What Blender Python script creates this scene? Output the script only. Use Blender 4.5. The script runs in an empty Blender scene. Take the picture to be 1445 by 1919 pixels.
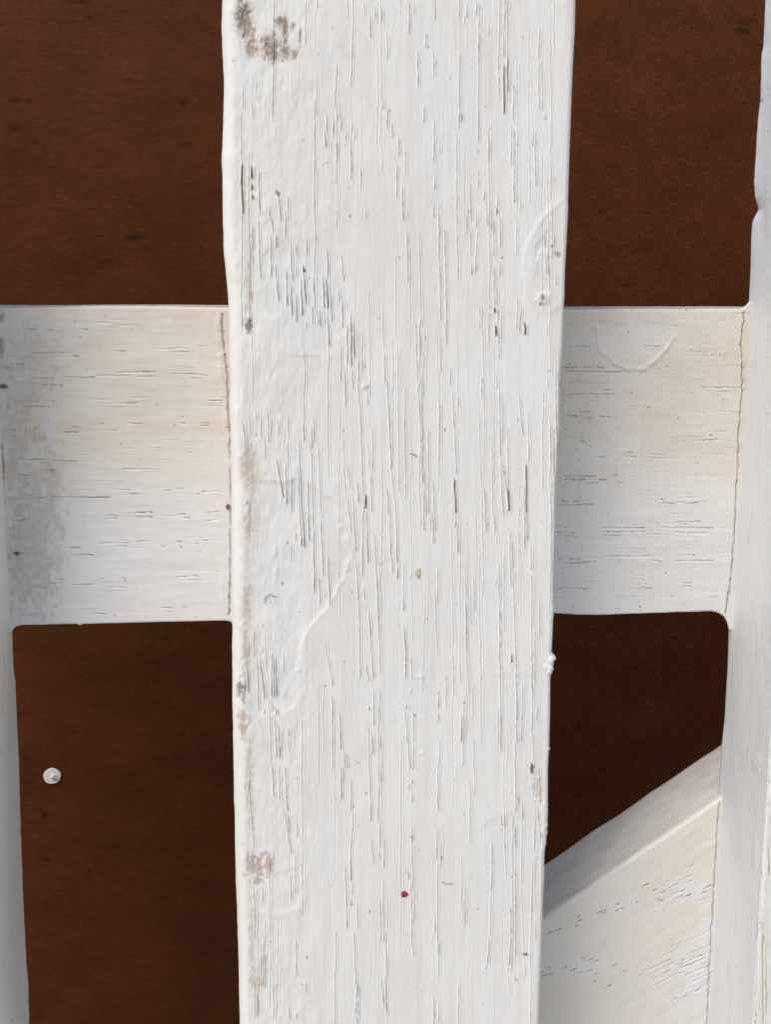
import bpy, math, random
import numpy as np

C = bpy.context.scene.collection
sc = bpy.context.scene
R = math.radians
rng = np.random.RandomState(7)

# ------------------------------------------------------------------ camera
IMG_W, IMG_H = 1445.0, 1919.0
FPX = 2600.0                       # focal length in photo pixels
S = 0.00015                        # metres per photo pixel on the upright's face
PITCH, YAW, ROLL = R(12.4), R(4.7), R(-0.42)
DIST = FPX * S
fwd = np.array([math.sin(YAW) * math.cos(PITCH), math.cos(YAW) * math.cos(PITCH), -math.sin(PITCH)])
right0 = np.array([math.cos(YAW), -math.sin(YAW), 0.0])
up0 = np.cross(right0, fwd)
right = right0 * math.cos(ROLL) + up0 * math.sin(ROLL)
up = np.cross(right, fwd)
CAM = -fwd * DIST
cd = bpy.data.cameras.new('camera')
cd.sensor_fit = 'HORIZONTAL'; cd.sensor_width = 36.0; cd.lens = 36.0 * FPX / IMG_W
cd.clip_start = 0.01; cd.clip_end = 50.0
cam = bpy.data.objects.new('camera', cd); C.objects.link(cam)
from mathutils import Matrix
cam.matrix_world = Matrix(((right[0], up[0], -fwd[0], CAM[0]), (right[1], up[1], -fwd[1], CAM[1]),
                           (right[2], up[2], -fwd[2], CAM[2]), (0, 0, 0, 1)))
sc.camera = cam

# ------------------------------------------------------------------ light
SUN_EL, SUN_AZ = R(48), R(-42)     # azimuth from straight in front of the timber, negative = from the left
w = bpy.data.worlds.new('World'); sc.world = w; w.use_nodes = True
nt = w.node_tree
sky = nt.nodes.new('ShaderNodeTexSky'); sky.sky_type = 'NISHITA'; sky.sun_disc = False
sky.sun_elevation = SUN_EL
tosun = np.array([math.sin(SUN_AZ) * math.cos(SUN_EL), -math.cos(SUN_AZ) * math.cos(SUN_EL), math.sin(SUN_EL)])
sky.sun_rotation = math.atan2(tosun[0], tosun[1])
sky.air_density = 1.0; sky.dust_density = 3.0; sky.ozone_density = 1.0
bg = nt.nodes['Background']; bg.inputs[1].default_value = 0.15
nt.links.new(sky.outputs[0], bg.inputs[0])
sd = bpy.data.lights.new('sun', 'SUN'); sd.energy = 0.95; sd.angle = R(26); sd.color = (1.0, 0.98, 0.955)
so = bpy.data.objects.new('sun', sd); C.objects.link(so)
from mathutils import Vector
so.rotation_euler = Vector(tosun).to_track_quat('Z', 'Y').to_euler()
so.location = (-0.4, -0.6, 0.6)
sc.view_settings.view_transform = 'Standard'; sc.view_settings.look = 'None'
sc.view_settings.exposure = 0.24; sc.view_settings.gamma = 1.0
sc.cycles.max_bounces = 8; sc.cycles.diffuse_bounces = 5

# ------------------------------------------------------------------ helpers
def onplane(px, py, y):
    """photo pixel -> point on the plane at depth y (the planes are the timber faces)."""
    px = np.asarray(px, float); py = np.asarray(py, float)
    a = (px - IMG_W / 2) / FPX; b = -(py - IMG_H / 2) / FPX
    dx = fwd[0] + right[0] * a + up[0] * b
    dy = fwd[1] + right[1] * a + up[1] * b
    dz = fwd[2] + right[2] * a + up[2] * b
    t = (y - CAM[1]) / dy
    return CAM[0] + dx * t, CAM[2] + dz * t

def topix(X, Y, Z):
    dx, dy, dz = X - CAM[0], Y - CAM[1], Z - CAM[2]
    zc = dx * fwd[0] + dy * fwd[1] + dz * fwd[2]
    a = (dx * right[0] + dy * right[1] + dz * right[2]) / zc
    b = (dx * up[0] + dy * up[1] + dz * up[2]) / zc
    return a * FPX + IMG_W / 2, IMG_H / 2 - b * FPX

class Noise:
    def __init__(self, seed):
        self.g = np.random.RandomState(seed).rand(256, 256)
    def __call__(self, x, y):
        x = np.asarray(x, float); y = np.asarray(y, float)
        xi = np.floor(x).astype(int); yi = np.floor(y).astype(int)
        fx = x - xi; fy = y - yi
        fx = fx * fx * (3 - 2 * fx); fy = fy * fy * (3 - 2 * fy)
        g = self.g
        a = g[xi & 255, yi & 255]; b = g[(xi + 1) & 255, yi & 255]
        c = g[xi & 255, (yi + 1) & 255]; d = g[(xi + 1) & 255, (yi + 1) & 255]
        return (a * (1 - fx) + b * fx) * (1 - fy) + (c * (1 - fx) + d * fx) * fy - 0.5
    def fbm(self, x, y, n=4):
        v = 0; a = 1.0
        for k in range(n):
            v = v + a * self(x * 2 ** k + 17.3 * k, y * 2 ** k + 9.1 * k); a *= 0.55
        return v

def sstep(a, b, x):
    t = np.clip((x - a) / (b - a), 0, 1)
    return t * t * (3 - 2 * t)

def poly_sd(px, py, poly):
    """signed distance to a polygon, negative inside."""
    d = np.full(px.shape, 1e9); inside = np.zeros(px.shape, bool)
    n = len(poly)
    for i in range(n):
        ax, ay = poly[i]; bx, by = poly[(i + 1) % n]
        ex, ey = bx - ax, by - ay
        t = np.clip(((px - ax) * ex + (py - ay) * ey) / (ex * ex + ey * ey + 1e-9), 0, 1)
        d = np.minimum(d, np.hypot(px - ax - t * ex, py - ay - t * ey))
        cond = ((ay > py) != (by > py)) & (px < ex * (py - ay) / (ey + 1e-12) + ax)
        inside ^= cond
    return np.where(inside, -d, d)

class Face:
    """height (photo px, positive = proud) and colour masks over a grid of surface points given in photo pixels."""
    def __init__(self, PX, PY, seed):
        self.x, self.y = PX, PY
        self.h = np.zeros(PX.shape)
        self.m = {k: np.zeros(PX.shape) for k in ('dirt', 'tan', 'blue', 'bare')}
        self.n1, self.n2 = Noise(seed), Noise(seed + 1)
        r, c = PX.shape
        # bounding boxes per row / column for quick windows
        self.rx0, self.rx1 = PX.min(0), PX.max(0)
        self.ry0, self.ry1 = PY.min(1), PY.max(1)
        self.cy0, self.cy1 = PY.min(0), PY.max(0)
        self.rx0r, self.rx1r = PX.min(1), PX.max(1)
    def win(self, x0, y0, x1, y1, m):
        rows = np.where((self.ry1 >= y0 - m) & (self.ry0 <= y1 + m) & (self.rx1r >= x0 - m) & (self.rx0r <= x1 + m))[0]
        cols = np.where((self.rx1 >= x0 - m) & (self.rx0 <= x1 + m) & (self.cy1 >= y0 - m) & (self.cy0 <= y1 + m))[0]
        if len(rows) == 0 or len(cols) == 0: return None
        return slice(rows[0], rows[-1] + 1), slice(cols[0], cols[-1] + 1)
    def crack(self, x0, y0, x1, y1, dark, sig=1.25, depth=1.6, dash=False, lip=0.3, up_end=0.12, dsig=None, cont0=False, cont1=False, jam=1.0):
        m = 14
        wd = self.win(min(x0, x1), min(y0, y1), max(x0, x1), max(y0, y1), m)
        if wd is None: return
        px, py = self.x[wd], self.y[wd]
        ex, ey = x1 - x0, y1 - y0; L = math.hypot(ex, ey) + 1e-6
        t = ((px - x0) * ex + (py - y0) * ey) / (L * L)
        jit = jam * 1.6 * self.n1(t * L / 13.0 + x0, y0 * 0.37 + x0) + 0.7 * self.n2(t * L / 4.0, x0)
        d = ((px - x0) * (-ey) + (py - y0) * ex) / L + jit * min(1, L / 30)
        end = min(0.35, 6.0 / L)
        env = sstep(-end * .3, end, t) * (1 - sstep(1 - end * .6, 1 + end * .4, t))
        if cont0: env = np.where(t < .5, (t > -.01) * 1.0, env)
        if cont1: env = np.where(t > .5, (t < 1.01) * 1.0, env)
        wv = 0.8 + 0.9 * (self.n2(t * L / 9.0 + 31, x0 * 3.1) + 0.3)
        sg = sig * np.clip(wv, 0.5, 1.6)
        g = np.exp(-(d / sg) ** 2)
        h = -depth * g * env * np.clip(wv, .5, 1.3)
        h += lip * depth * np.exp(-((np.abs(d) - 2.3 * sig) / (1.1 * sig)) ** 2) * env
        self.h[wd] += h
        hi = 1.6 if cont1 else .95
        ramp = up_end + (1 - up_end) * sstep(0.35, hi, t + 0.6 * self.n1(t * L / 11.0, y0 + 3.3))
        if dash:
            ramp = np.maximum(ramp, 0.85) * sstep(-.08, .1, self.n2(t * L / 6.5, x0 + y0))
        ds = (dsig or sig * 0.8)
        k = np.exp(-(d / ds) ** 2) * env * ramp * dark
        self.m['dirt'][wd] = np.maximum(self.m['dirt'][wd], np.clip(k * 1.1, 0, 1))
        self.m['tan'][wd] = np.maximum(self.m['tan'][wd], np.clip(0.35 * dark * np.exp(-(d / (2.6 * sig)) ** 2) * env * ramp, 0, 1))
    def blob(self, ch, cx, cy, rx, ry, amt, soft=.5, noisy=.6, ns=5.0, h=0.0, rot=0.0):
        wd = self.win(cx - 2 * max(rx, ry), cy - 2 * max(rx, ry), cx + 2 * max(rx, ry), cy + 2 * max(rx, ry), 4)
        if wd is None: return
        px, py = self.x[wd] - cx, self.y[wd] - cy
        c, s = math.cos(rot), math.sin(rot)
        q = np.hypot((px * c + py * s) / rx, (-px * s + py * c) / ry)
        q = q + noisy * self.n1.fbm(self.x[wd] / ns, self.y[wd] / ns, 3)
        k = 1 - sstep(1 - soft, 1 + soft, q)
        if ch: self.m[ch][wd] = np.maximum(self.m[ch][wd], np.clip(k * amt, 0, 1))
        self.h[wd] += h * k
    def patch(self, poly, h, soft=3.0, blue=0, tan=0, bare=0, rim=0.0, wob=4.0):
        xs = [p[0] for p in poly]; ys = [p[1] for p in poly]
        wd = self.win(min(xs), min(ys), max(xs), max(ys), 30)
        if wd is None: return
        px, py = self.x[wd], self.y[wd]
        d = poly_sd(px, py, poly) + wob * self.n1.fbm(px / 22, py / 22, 3)
        k = 1 - sstep(-soft, soft, d)
        self.h[wd] += h * k + rim * np.exp(-(d / (soft * 1.3)) ** 2)
        kk = 1 - sstep(-26, 8, d)
        for ch, a in (('blue', blue), ('tan', tan), ('bare', bare)):
            if a: self.m[ch][wd] = np.maximum(self.m[ch][wd], a * kk)
    def ridge(self, pts, h, sig, tan=0.0, dirt_shade=0.0):
        for (x0, y0), (x1, y1) in zip(pts[:-1], pts[1:]):
            wd = self.win(min(x0, x1), min(y0, y1), max(x0, x1), max(y0, y1), sig * 4 + 4)
            if wd is None: continue
            px, py = self.x[wd], self.y[wd]
            ex, ey = x1 - x0, y1 - y0
            t = np.clip(((px - x0) * ex + (py - y0) * ey) / (ex * ex + ey * ey), 0, 1)
            d = np.hypot(px - x0 - t * ex, py - y0 - t * ey) + 1.3 * sig * np.abs(self.n1.fbm(px / 9, py / 9, 3)) 
            k = np.clip(.95 + 1.5 * self.n2.fbm(px / 16 + 3, py / 16, 2), 0, 1) * np.exp(-(d / sig) ** 2)
            b = h * k
            cur = self.h[wd]
            self.h[wd] = np.where(np.abs(b) > 0.02, cur + b * np.clip(1 - np.abs(self._r[wd]) / (abs(h) + 1e-6), 0, 1), cur)
            self._r[wd] = np.maximum(self._r[wd], np.abs(b))
            if tan: self.m['tan'][wd] = np.maximum(self.m['tan'][wd], tan * k)
            if dirt_shade: self.m['dirt'][wd] = np.maximum(self.m['dirt'][wd], dirt_shade * k)
    def start_ridges(self): self._r = np.zeros(self.x.shape)

def link(name, me, mat, parent=None, smooth=True):
    ob = bpy.data.objects.new(name, me); C.objects.link(ob)
    me.materials.append(mat)
    if parent: ob.parent = parent
    return ob

def grid_mesh(name, P, attrs, close=True, uv=None):
    """P: (rows, cols, 3) swept profile, closed round the section, capped at both ends."""
    r, c, _ = P.shape
    me = bpy.data.meshes.new(name)
    idx = np.arange(r * c).reshape(r, c)
    cc = np.concatenate([idx, idx[:, :1]], 1) if close else idx
    q = np.stack([cc[:-1, :-1], cc[:-1, 1:], cc[1:, 1:], cc[1:, :-1]], -1).reshape(-1, 4)
    nq = len(q)
    caps = [idx[0][::-1], idx[-1]] if close else []
    nl = nq * 4 + sum(len(k) for k in caps)
    me.vertices.add(r * c); me.vertices.foreach_set('co', P.reshape(-1).astype(np.float32))
    me.loops.add(nl); me.polygons.add(nq + len(caps))
    li = np.concatenate([q.reshape(-1)] + caps).astype(np.int32)
    me.loops.foreach_set('vertex_index', li)
    st = list(range(0, nq * 4, 4)); o = nq * 4
    for k in caps: st.append(o); o += len(k)
    me.polygons.foreach_set('loop_start', np.array(st, np.int32))
    sm = np.ones(nq + len(caps), bool)
    if caps: sm[-len(caps):] = False
    me.polygons.foreach_set('use_smooth', sm)
    for k, v in attrs.items():
        a = me.attributes.new(k, 'FLOAT', 'POINT')
        a.data.foreach_set('value', v.reshape(-1).astype(np.float32))
    me.update(calc_edges=True); me.validate()
    return me

# ------------------------------------------------------------------ materials
def nodes(m):
    m.use_nodes = True; t = m.node_tree
    return t, t.nodes, t.links, t.nodes['Principled BSDF']

def paint_material(name, base, grain):          # grain: 'Z' or 'X' = the way the brush strokes and wood grain run
    m = bpy.data.materials.new(name); t, N, L, B = nodes(m)
    tc = N.new('ShaderNodeTexCoord')
    def mapping(sx, sy, sz):
        mp = N.new('ShaderNodeMapping'); mp.inputs['Scale'].default_value = (sx, sy, sz)
        L.new(tc.outputs['Object'], mp.inputs[0]); return mp
    def noise(mp, scale, detail, rough=.55):
        n = N.new('ShaderNodeTexNoise'); n.inputs['Scale'].default_value = scale
        n.inputs['Detail'].default_value = detail; n.inputs['Roughness'].default_value = rough
        L.new(mp.outputs[0], n.inputs['Vector']); return n
    def mix(fac, a, b, f=None):
        x = N.new('ShaderNodeMix'); x.data_type = 'RGBA'
        if isinstance(fac, float): x.inputs[0].default_value = fac
        else: L.new(fac, x.inputs[0])
        for s, v in ((6, a), (7, b)):
            if isinstance(v, tuple): x.inputs[s].default_value = (*v, 1)
            else: L.new(v, x.inputs[s])
        return x.outputs[2]
    def math_(op, a, b):
        x = N.new('ShaderNodeMath'); x.operation = op
        for s, v in ((0, a), (1, b)):
            if isinstance(v, (int, float)): x.inputs[s].default_value = v
            else: L.new(v, x.inputs[s])
        return x.outputs[0]
    def ramp(src, a, b):
        x = N.new('ShaderNodeMapRange'); x.inputs[1].default_value = a; x.inputs[2].default_value = b
        L.new(src, x.inputs[0]); return x.outputs[0]
    def attr(k):
        a = N.new('ShaderNodeAttribute'); a.attribute_name = k; return a.outputs['Fac']
    long = 0.06
    streak = mapping(1, 1, long) if grain == 'Z' else mapping(long, 1, 1)
    iso = mapping(1, 1, 1)
    n_big = noise(iso, 45, 4); n_str = noise(streak, 900, 5, .6); n_spk = noise(iso, 1900, 3, .6)
    n_mid = noise(iso, 230, 4)
    col = mix(ramp(n_big.outputs[0], .35, .68), base, tuple(b * f for b, f in zip(base, (1.0, .975, .93))))
    col = mix(math_('MULTIPLY', ramp(n_str.outputs[0], .55, .85), .12), col, (.66, .64, .61))
    col = mix(math_('MULTIPLY', ramp(n_mid.outputs[0], .58, .8), .22), col, (.70, .66, .58))
    col = mix(math_('MULTIPLY', ramp(n_spk.outputs[0], .66, .8), .28), col, (.50, .45, .40))
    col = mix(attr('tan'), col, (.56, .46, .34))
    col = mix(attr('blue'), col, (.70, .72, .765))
    bare_c = mix(ramp(n_str.outputs[0], .35, .65), (.36, .25, .19), (.52, .38, .30))
    col = mix(attr('bare'), col, bare_c)
    col = mix(attr('dirt'), col, mix(ramp(n_mid.outputs[0], .4, .6), (.060, .042, .028), (.135, .095, .062)))
    L.new(col, B.inputs['Base Color'])
    rg = math_('ADD', .46, math_('MULTIPLY', attr('dirt'), .4)); L.new(rg, B.inputs['Roughness'])
    B.inputs['Specular IOR Level'].default_value = .38
    b1 = N.new('ShaderNodeBump'); b1.inputs['Strength'].default_value = .22; b1.inputs['Distance'].default_value = .00016
    L.new(n_str.outputs[0], b1.inputs['Height'])
    b2 = N.new('ShaderNodeBump'); b2.inputs['Strength'].default_value = .5; b2.inputs['Distance'].default_value = .00012
    n_f = noise(iso, 700, 6, .62)
    L.new(n_f.outputs[0], b2.inputs['Height']); L.new(b1.outputs[0], b2.inputs['Normal'])
    L.new(b2.outputs[0], B.inputs['Normal'])
    return m

def board_material():
    m = bpy.data.materials.new('brown_stained_plywood'); t, N, L, B = nodes(m)
    tc = N.new('ShaderNodeTexCoord')
    def noise(s, scale, detail, rough=.55, dist=0):
        mp = N.new('ShaderNodeMapping'); mp.inputs['Scale'].default_value = s; L.new(tc.outputs['Object'], mp.inputs[0])
        n = N.new('ShaderNodeTexNoise'); n.inputs['Scale'].default_value = scale; n.inputs['Detail'].default_value = detail
        n.inputs['Roughness'].default_value = rough; n.inputs['Distortion'].default_value = dist
        L.new(mp.outputs[0], n.inputs['Vector']); return n.outputs[0]
    def ramp(src, a, b, c=0, d=1):
        x = N.new('ShaderNodeMapRange'); x.inputs[1].default_value = a; x.inputs[2].default_value = b
        x.inputs[3].default_value = c; x.inputs[4].default_value = d
        L.new(src, x.inputs[0]); return x.outputs[0]
    def mix(fac, a, b):
        x = N.new('ShaderNodeMix'); x.data_type = 'RGBA'; L.new(fac, x.inputs[0])
        for s, v in ((6, a), (7, b)):
            if isinstance(v, tuple): x.inputs[s].default_value = (*v, 1)
            else: L.new(v, x.inputs[s])
        return x.outputs[2]
    long = noise((.22, 1, 1), 620, 6, .68, .6)
    fleck = noise((.24, 1, 1), 1150, 3, .6)
    big = noise((.7, 1, 1), 55, 5, .65)
    fine = noise((.3, 1, 1), 1700, 3, .6)
    col = mix(ramp(big, .3, .7), (.066, .0185, .0040), (.106, .0300, .0058))
    col = mix(ramp(long, .42, .70, 0, .65), col, (.064, .0165, .0045))
    col = mix(ramp(fine, .56, .8, 0, .55), col, (.19, .075, .024))
    col = mix(ramp(fleck, .63, .74, 0, .8), col, (.026, .009, .005))
    at = N.new('ShaderNodeAttribute'); at.attribute_name = 'dirt'
    col = mix(at.outputs['Fac'], col, (.010, .006, .006))
    L.new(col, B.inputs['Base Color'])
    B.inputs['Roughness'].default_value = .6; B.inputs['Specular IOR Level'].default_value = .12
    b = N.new('ShaderNodeBump'); b.inputs['Strength'].default_value = .6; b.inputs['Distance'].default_value = .0003
    L.new(long, b.inputs['Height']); L.new(b.outputs[0], B.inputs['Normal'])
    return m

def plain(name, col, rough=.5):
    m = bpy.data.materials.new(name); t, N, L, B = nodes(m)
    tc = N.new('ShaderNodeTexCoord'); n = N.new('ShaderNodeTexNoise'); n.inputs['Scale'].default_value = 900
    L.new(tc.outputs['Object'], n.inputs['Vector'])
    x = N.new('ShaderNodeMix'); x.data_type = 'RGBA'; L.new(n.outputs[0], x.inputs[0])
    x.inputs[6].default_value = (*[c * .75 for c in col], 1); x.inputs[7].default_value = (*[c * 1.15 for c in col], 1)
    L.new(x.outputs[2], B.inputs['Base Color']); B.inputs['Roughness'].default_value = rough
    return m

WHITE_V = paint_material('old_white_paint_upright_grain', (.795, .805, .78), 'Z')
WHITE_H = paint_material('old_white_paint_level_grain', (.70, .685, .635), 'X')
BOARD = board_material()
RED = plain('red_undercoat', (.30, .035, .04))
FLAKE = plain('yellowed_paint_flake', (.62, .56, .42))
FLECK = plain('rust_brown_fleck', (.25, .10, .05))
NAIL = plain('painted_nail', (.80, .77, .71))
HAIR = plain('grey_bristle', (.20, .19, .18))

# ------------------------------------------------------------------ the frame
ZF = 2650 * S                                # eye distance, used only to size depths
T = .088 * ZF                                # depth of the posts and the upright
RAIL_Y = .080 * ZF                           # face of the rails and the brace
RAIL_B = .112 * ZF
BOARD_Y = .150

frame = bpy.data.objects.new('timber_frame', None); C.objects.link(frame)
frame.empty_display_size = .05
frame['label'] = 'old white painted timber frame with upright, rails and slanting brace before brown board'
frame['category'] = 'wooden frame'

def arc(n, w_, b_, flip=False):
    a = np.linspace(0, math.pi / 2, n)
    x = w_ * (1 - np.cos(a)); y = b_ * (1 - np.sin(a))     # from (0,b) to (w,0)
    return x, y

def upright_like(name, zrange, nrow, XLf, XRf, bevL, bevR, ncol, seed, deco, sideL=4, sideR=4, back=T, front=0.0, xs=None, skew=0.0, nbev=12, mat=None):
    z = np.linspace(zrange[1], zrange[0], nrow)
    xl, xr = XLf(z), XRf(z)
    ax, ay = arc(nbev, *bevL); bx, by = arc(nbev, *bevR)
    cols_x, cols_y, wn, ws = [], [], [], []
    xb = xl
    if xs: xl = xs(z)
    for d in np.linspace(back, front + bevL[1], sideL, endpoint=False): cols_x.append(xl + (xb - xl) * max(0, 1 - (back - d) / .014) ** 1.6); cols_y.append(d); wn.append(0.0); ws.append(-1.0)
    for i in range(nbev):
        s = i / (nbev - 1); cols_x.append(xl + ax[i]); cols_y.append(front + ay[i]); wn.append(math.sin(s * math.pi / 2)); ws.append(-math.cos(s * math.pi / 2))
    for u in np.linspace(0, 1, ncol + 2)[1:-1]:
        if skew > 0: u = u ** skew
        elif skew < 0: u = 1 - (1 - u) ** -skew
        cols_x.append(xl + bevL[0] + (xr - bevR[0] - xl - bevL[0]) * u); cols_y.append(front); wn.append(1.0); ws.append(0.0)
    for i in range(nbev)[::-1]:
        s = i / (nbev - 1); cols_x.append(xr - bx[i]); cols_y.append(front + by[i]); wn.append(math.sin(s * math.pi / 2)); ws.append(math.cos(s * math.pi / 2))
    for d in np.linspace(front + bevR[1], back, sideR + 1)[1:]: cols_x.append(xr); cols_y.append(d); wn.append(0.0); ws.append(1.0)
    X = np.stack(cols_x, 1); nc = X.shape[1]
    Y = np.tile(np.array(cols_y), (nrow, 1)); Z = np.tile(z[:, None], (1, nc))
    wn = np.array(wn); ws = np.array(ws)
    PX, PY = topix(X, Y, Z)
    F = Face(PX, PY, seed); F.start_ridges()
    F.X, F.Y, F.Z, F.wn, F.ws = X, Y, Z, wn, ws
    deco(F)
    h = F.h * S
    P = np.stack([X + h * ws, Y - h * wn, Z], -1)
    me = grid_mesh(name, P, F.m)
    return link(name, me, mat or WHITE_V, frame), F

def edge_fn(pts, y):
    """outline traced as photo pixels, laid on the plane at depth y, as X(Z) (extended straight past both ends)."""
    pts = sorted(pts, key=lambda p: p[1])
    X, Z = onplane([p[0] for p in pts], [p[1] for p in pts], y)
    k = np.argsort(Z); Z = Z[k]; X = X[k]
    # one vertical line carries it beyond what the photo shows
    s = (X[-1] - X[0]) / (Z[-1] - Z[0])
    Z = np.concatenate([[Z[0] - .2], Z, [Z[-1] + .2]]); X = np.concatenate([[X[0] - .2 * s], X, [X[-1] + .2 * s]])
    return lambda z: np.interp(z, Z, X)

Z_TOP = float(onplane(722, -190, 0)[1]); Z_BOT = float(onplane(722, 2330, 0)[1])

# --- traced cracks of the upright: tiles of 4x zoomed photo, [x0,y0,x1,y1,dark(,flag)] w = wide, W = very wide, d = broken
L0 = [(663,0,664,120,.3),(693,0,696,30,.6),(742,0,744,65,.7),(1095,30,1102,130,.4),(1135,120,1143,290,.7),(1178,50,1182,155,.4),(1222,70,1224,165,.4),(1265,240,1270,450,.3),(740,650,735,870,.5),(186,680,190,830,.3),(290,600,288,750,.15),(255,780,265,900,.5),(100,680,100,800,.2),(812,860,815,1000,.6),(800,990,810,1110,.9,'w'),(866,900,864,1020,.7),(877,680,878,810,.4),(895,770,895,890,.6),(920,850,925,990,.6),(885,1060,893,1220,.8),(960,990,959,1060,.7),(1005,910,1004,1000,.3),(1030,970,1023,1050,.6),(995,1040,1000,1350,.7),(845,1080,850,1130,.2),(1235,720,1234,830,.7),(1265,820,1268,975,.8),(1302,920,1308,1040,.6),(178,1230,172,1400,.95,'wf'),(172,1400,190,1610,.95,'wf'),(248,1245,254,1345,1,'Wf'),(254,1380,254,1430,1,'Wf'),(254,1460,260,1500,1,'Wf'),(303,1280,312,1620,.7),(455,1470,468,1660,.6),(520,1460,530,1650,.5),(370,1540,415,1740,.8),(505,1580,505,1785,.7),(1068,1250,1072,1420,.2),(1103,1580,1115,1635,.7),(255,1690,264,1880,.8),(305,1650,308,1919,.6),(435,1760,437,1860,.9),(395,1780,400,1919,.6),(575,1820,590,1919,.8),(545,1820,548,1919,.5),(660,1820,665,1919,.9),(815,1860,820,1919,.7)]
L1 = [(262,0,264,55,.9),(310,0,320,170,.8),(395,0,398,160,.9),(425,60,455,340,.8),(545,0,556,190,.8),(583,80,585,160,.6),(510,120,520,375,.8,'w'),(545,220,558,450,.8,'w'),(585,280,588,497,.9),(635,60,660,360,.9,'w'),(622,180,630,450,.9,'w'),(715,130,717,270,.9),(788,160,795,390,.9,'w'),(808,180,826,390,.9,'w'),(820,0,824,140,.8),(850,280,850,490,.7),(707,380,708,510,.7),(740,400,750,515,.8),(762,400,766,530,.7),(798,450,800,520,.6),(661,490,661,550,.4),(826,500,830,670,.8),(927,0,940,190,.6),(906,240,908,345,.7),(930,330,932,540,.9),(968,350,966,420,.3),(920,670,922,950,.5),(968,510,968,820,.8),(995,450,1000,830,.9,'wd'),(1015,520,1020,770,.9,'d'),(1045,560,1053,950,.5),(1005,850,1008,1000,.6),(945,830,958,1140,.6),(1080,560,1080,900,.2),(1050,950,1075,1350,.5),(1075,1350,1090,1919,.5),(1118,1000,1118,1130,.4),(1235,400,1240,700,.2),(1245,720,1250,960,.6),(1268,940,1285,1300,.8),(1285,1300,1300,1600,.8),(1300,1600,1330,1919,.4),(1265,1740,1278,1919,.8),(1300,980,1305,1110,.4),(640,1240,645,1390,.8),(700,1280,705,1450,.6),(715,1200,718,1390,.5),(685,1390,705,1520,.6),(1160,1300,1160,1640,.3),(1145,1640,1150,1919,.7),(1122,1400,1135,1600,.3),(1040,1700,1050,1850,.9),(1103,1780,1105,1900,1,'Wf'),(525,1210,527,1380,.3),(450,1230,455,1340,.3),(320,1200,325,1390,.3),(370,1150,380,1400,.4),(400,1220,395,1340,.3),(235,1220,242,1350,.3),(190,1240,205,1430,.3),(280,1160,290,1230,.4),(150,960,155,1250,.4),(350,1390,357,1530,.3),(605,1390,625,1919,.6),(595,1570,610,1919,.4),(440,1520,490,1810,.95,'w'),(505,1540,515,1860,.9),(550,1640,550,1919,.7),(520,1380,520,1560,.3),(670,1680,680,1919,.7),(700,1500,712,1919,.6),(755,1440,768,1919,.4),(415,1670,420,1700,.7),(970,1560,990,1750,.3),(1010,1820,1020,1919,.4),(975,1800,980,1919,.3)]
L2 = [(612,0,628,255,.9,'w'),(632,0,650,265,.9,'w'),(675,0,682,215,.9,'d'),(712,0,720,605,.8),(580,160,583,215,.7),(770,60,788,480,.6),(820,330,838,700,.8),(755,490,768,690,.6),(798,600,800,635,.8),(550,230,548,380,.3),(1015,0,1030,300,.5),(1035,360,1050,660,.5),(1085,0,1080,480,.6),(1110,0,1122,375,.9),(985,0,1000,150,.4),(1170,160,1190,560,.5),(1188,360,1205,900,.7),(1205,900,1218,1200,.4),(1055,660,1065,1260,.4),(1088,560,1100,650,.6),(1128,740,1140,930,.9),(1140,930,1165,1250,.6),(1112,1150,1118,1220,.8),(1128,1230,1130,1260,.9,'w'),(1165,1300,1165,1600,.5),(1132,1460,1131,1485,.9,'w'),(1285,0,1295,330,.6),(1300,330,1306,450,.7),(270,880,270,1080,.6),(330,1000,335,1055,.7),(355,930,358,1190,.4),(315,1090,350,1400,.8,'w'),(400,1060,402,1390,.8),(415,1080,420,1390,.8),(430,1080,437,1390,.8),(490,1060,490,1200,.4),(295,1130,302,1490,.5),(350,1480,350,1510,.9,'w'),(430,1460,435,1520,.9),(445,1460,447,1520,.7),(410,1450,412,1490,.7),(190,1100,205,1340,.8,'w'),(222,1150,226,1360,.7),(165,1200,185,1320,.8),(230,960,232,1050,.5),(485,1400,515,1355,.6),(425,1550,440,1840,.6),(450,1600,465,1840,.9),(525,1620,530,1680,.6),(380,1400,400,1919,.3),(520,1680,545,1860,.3),(800,960,850,1250,.3),(850,1220,858,1300,.8),(855,1380,860,1540,.8),(855,1540,858,1919,.5),(910,1500,918,1780,.8),(940,1780,950,1919,.6),(960,1800,968,1919,.6),(1130,1620,1132,1919,.5),(1155,1650,1160,1810,.8),(1210,1300,1215,1780,.4),(1235,1790,1230,1919,.3)]
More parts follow.
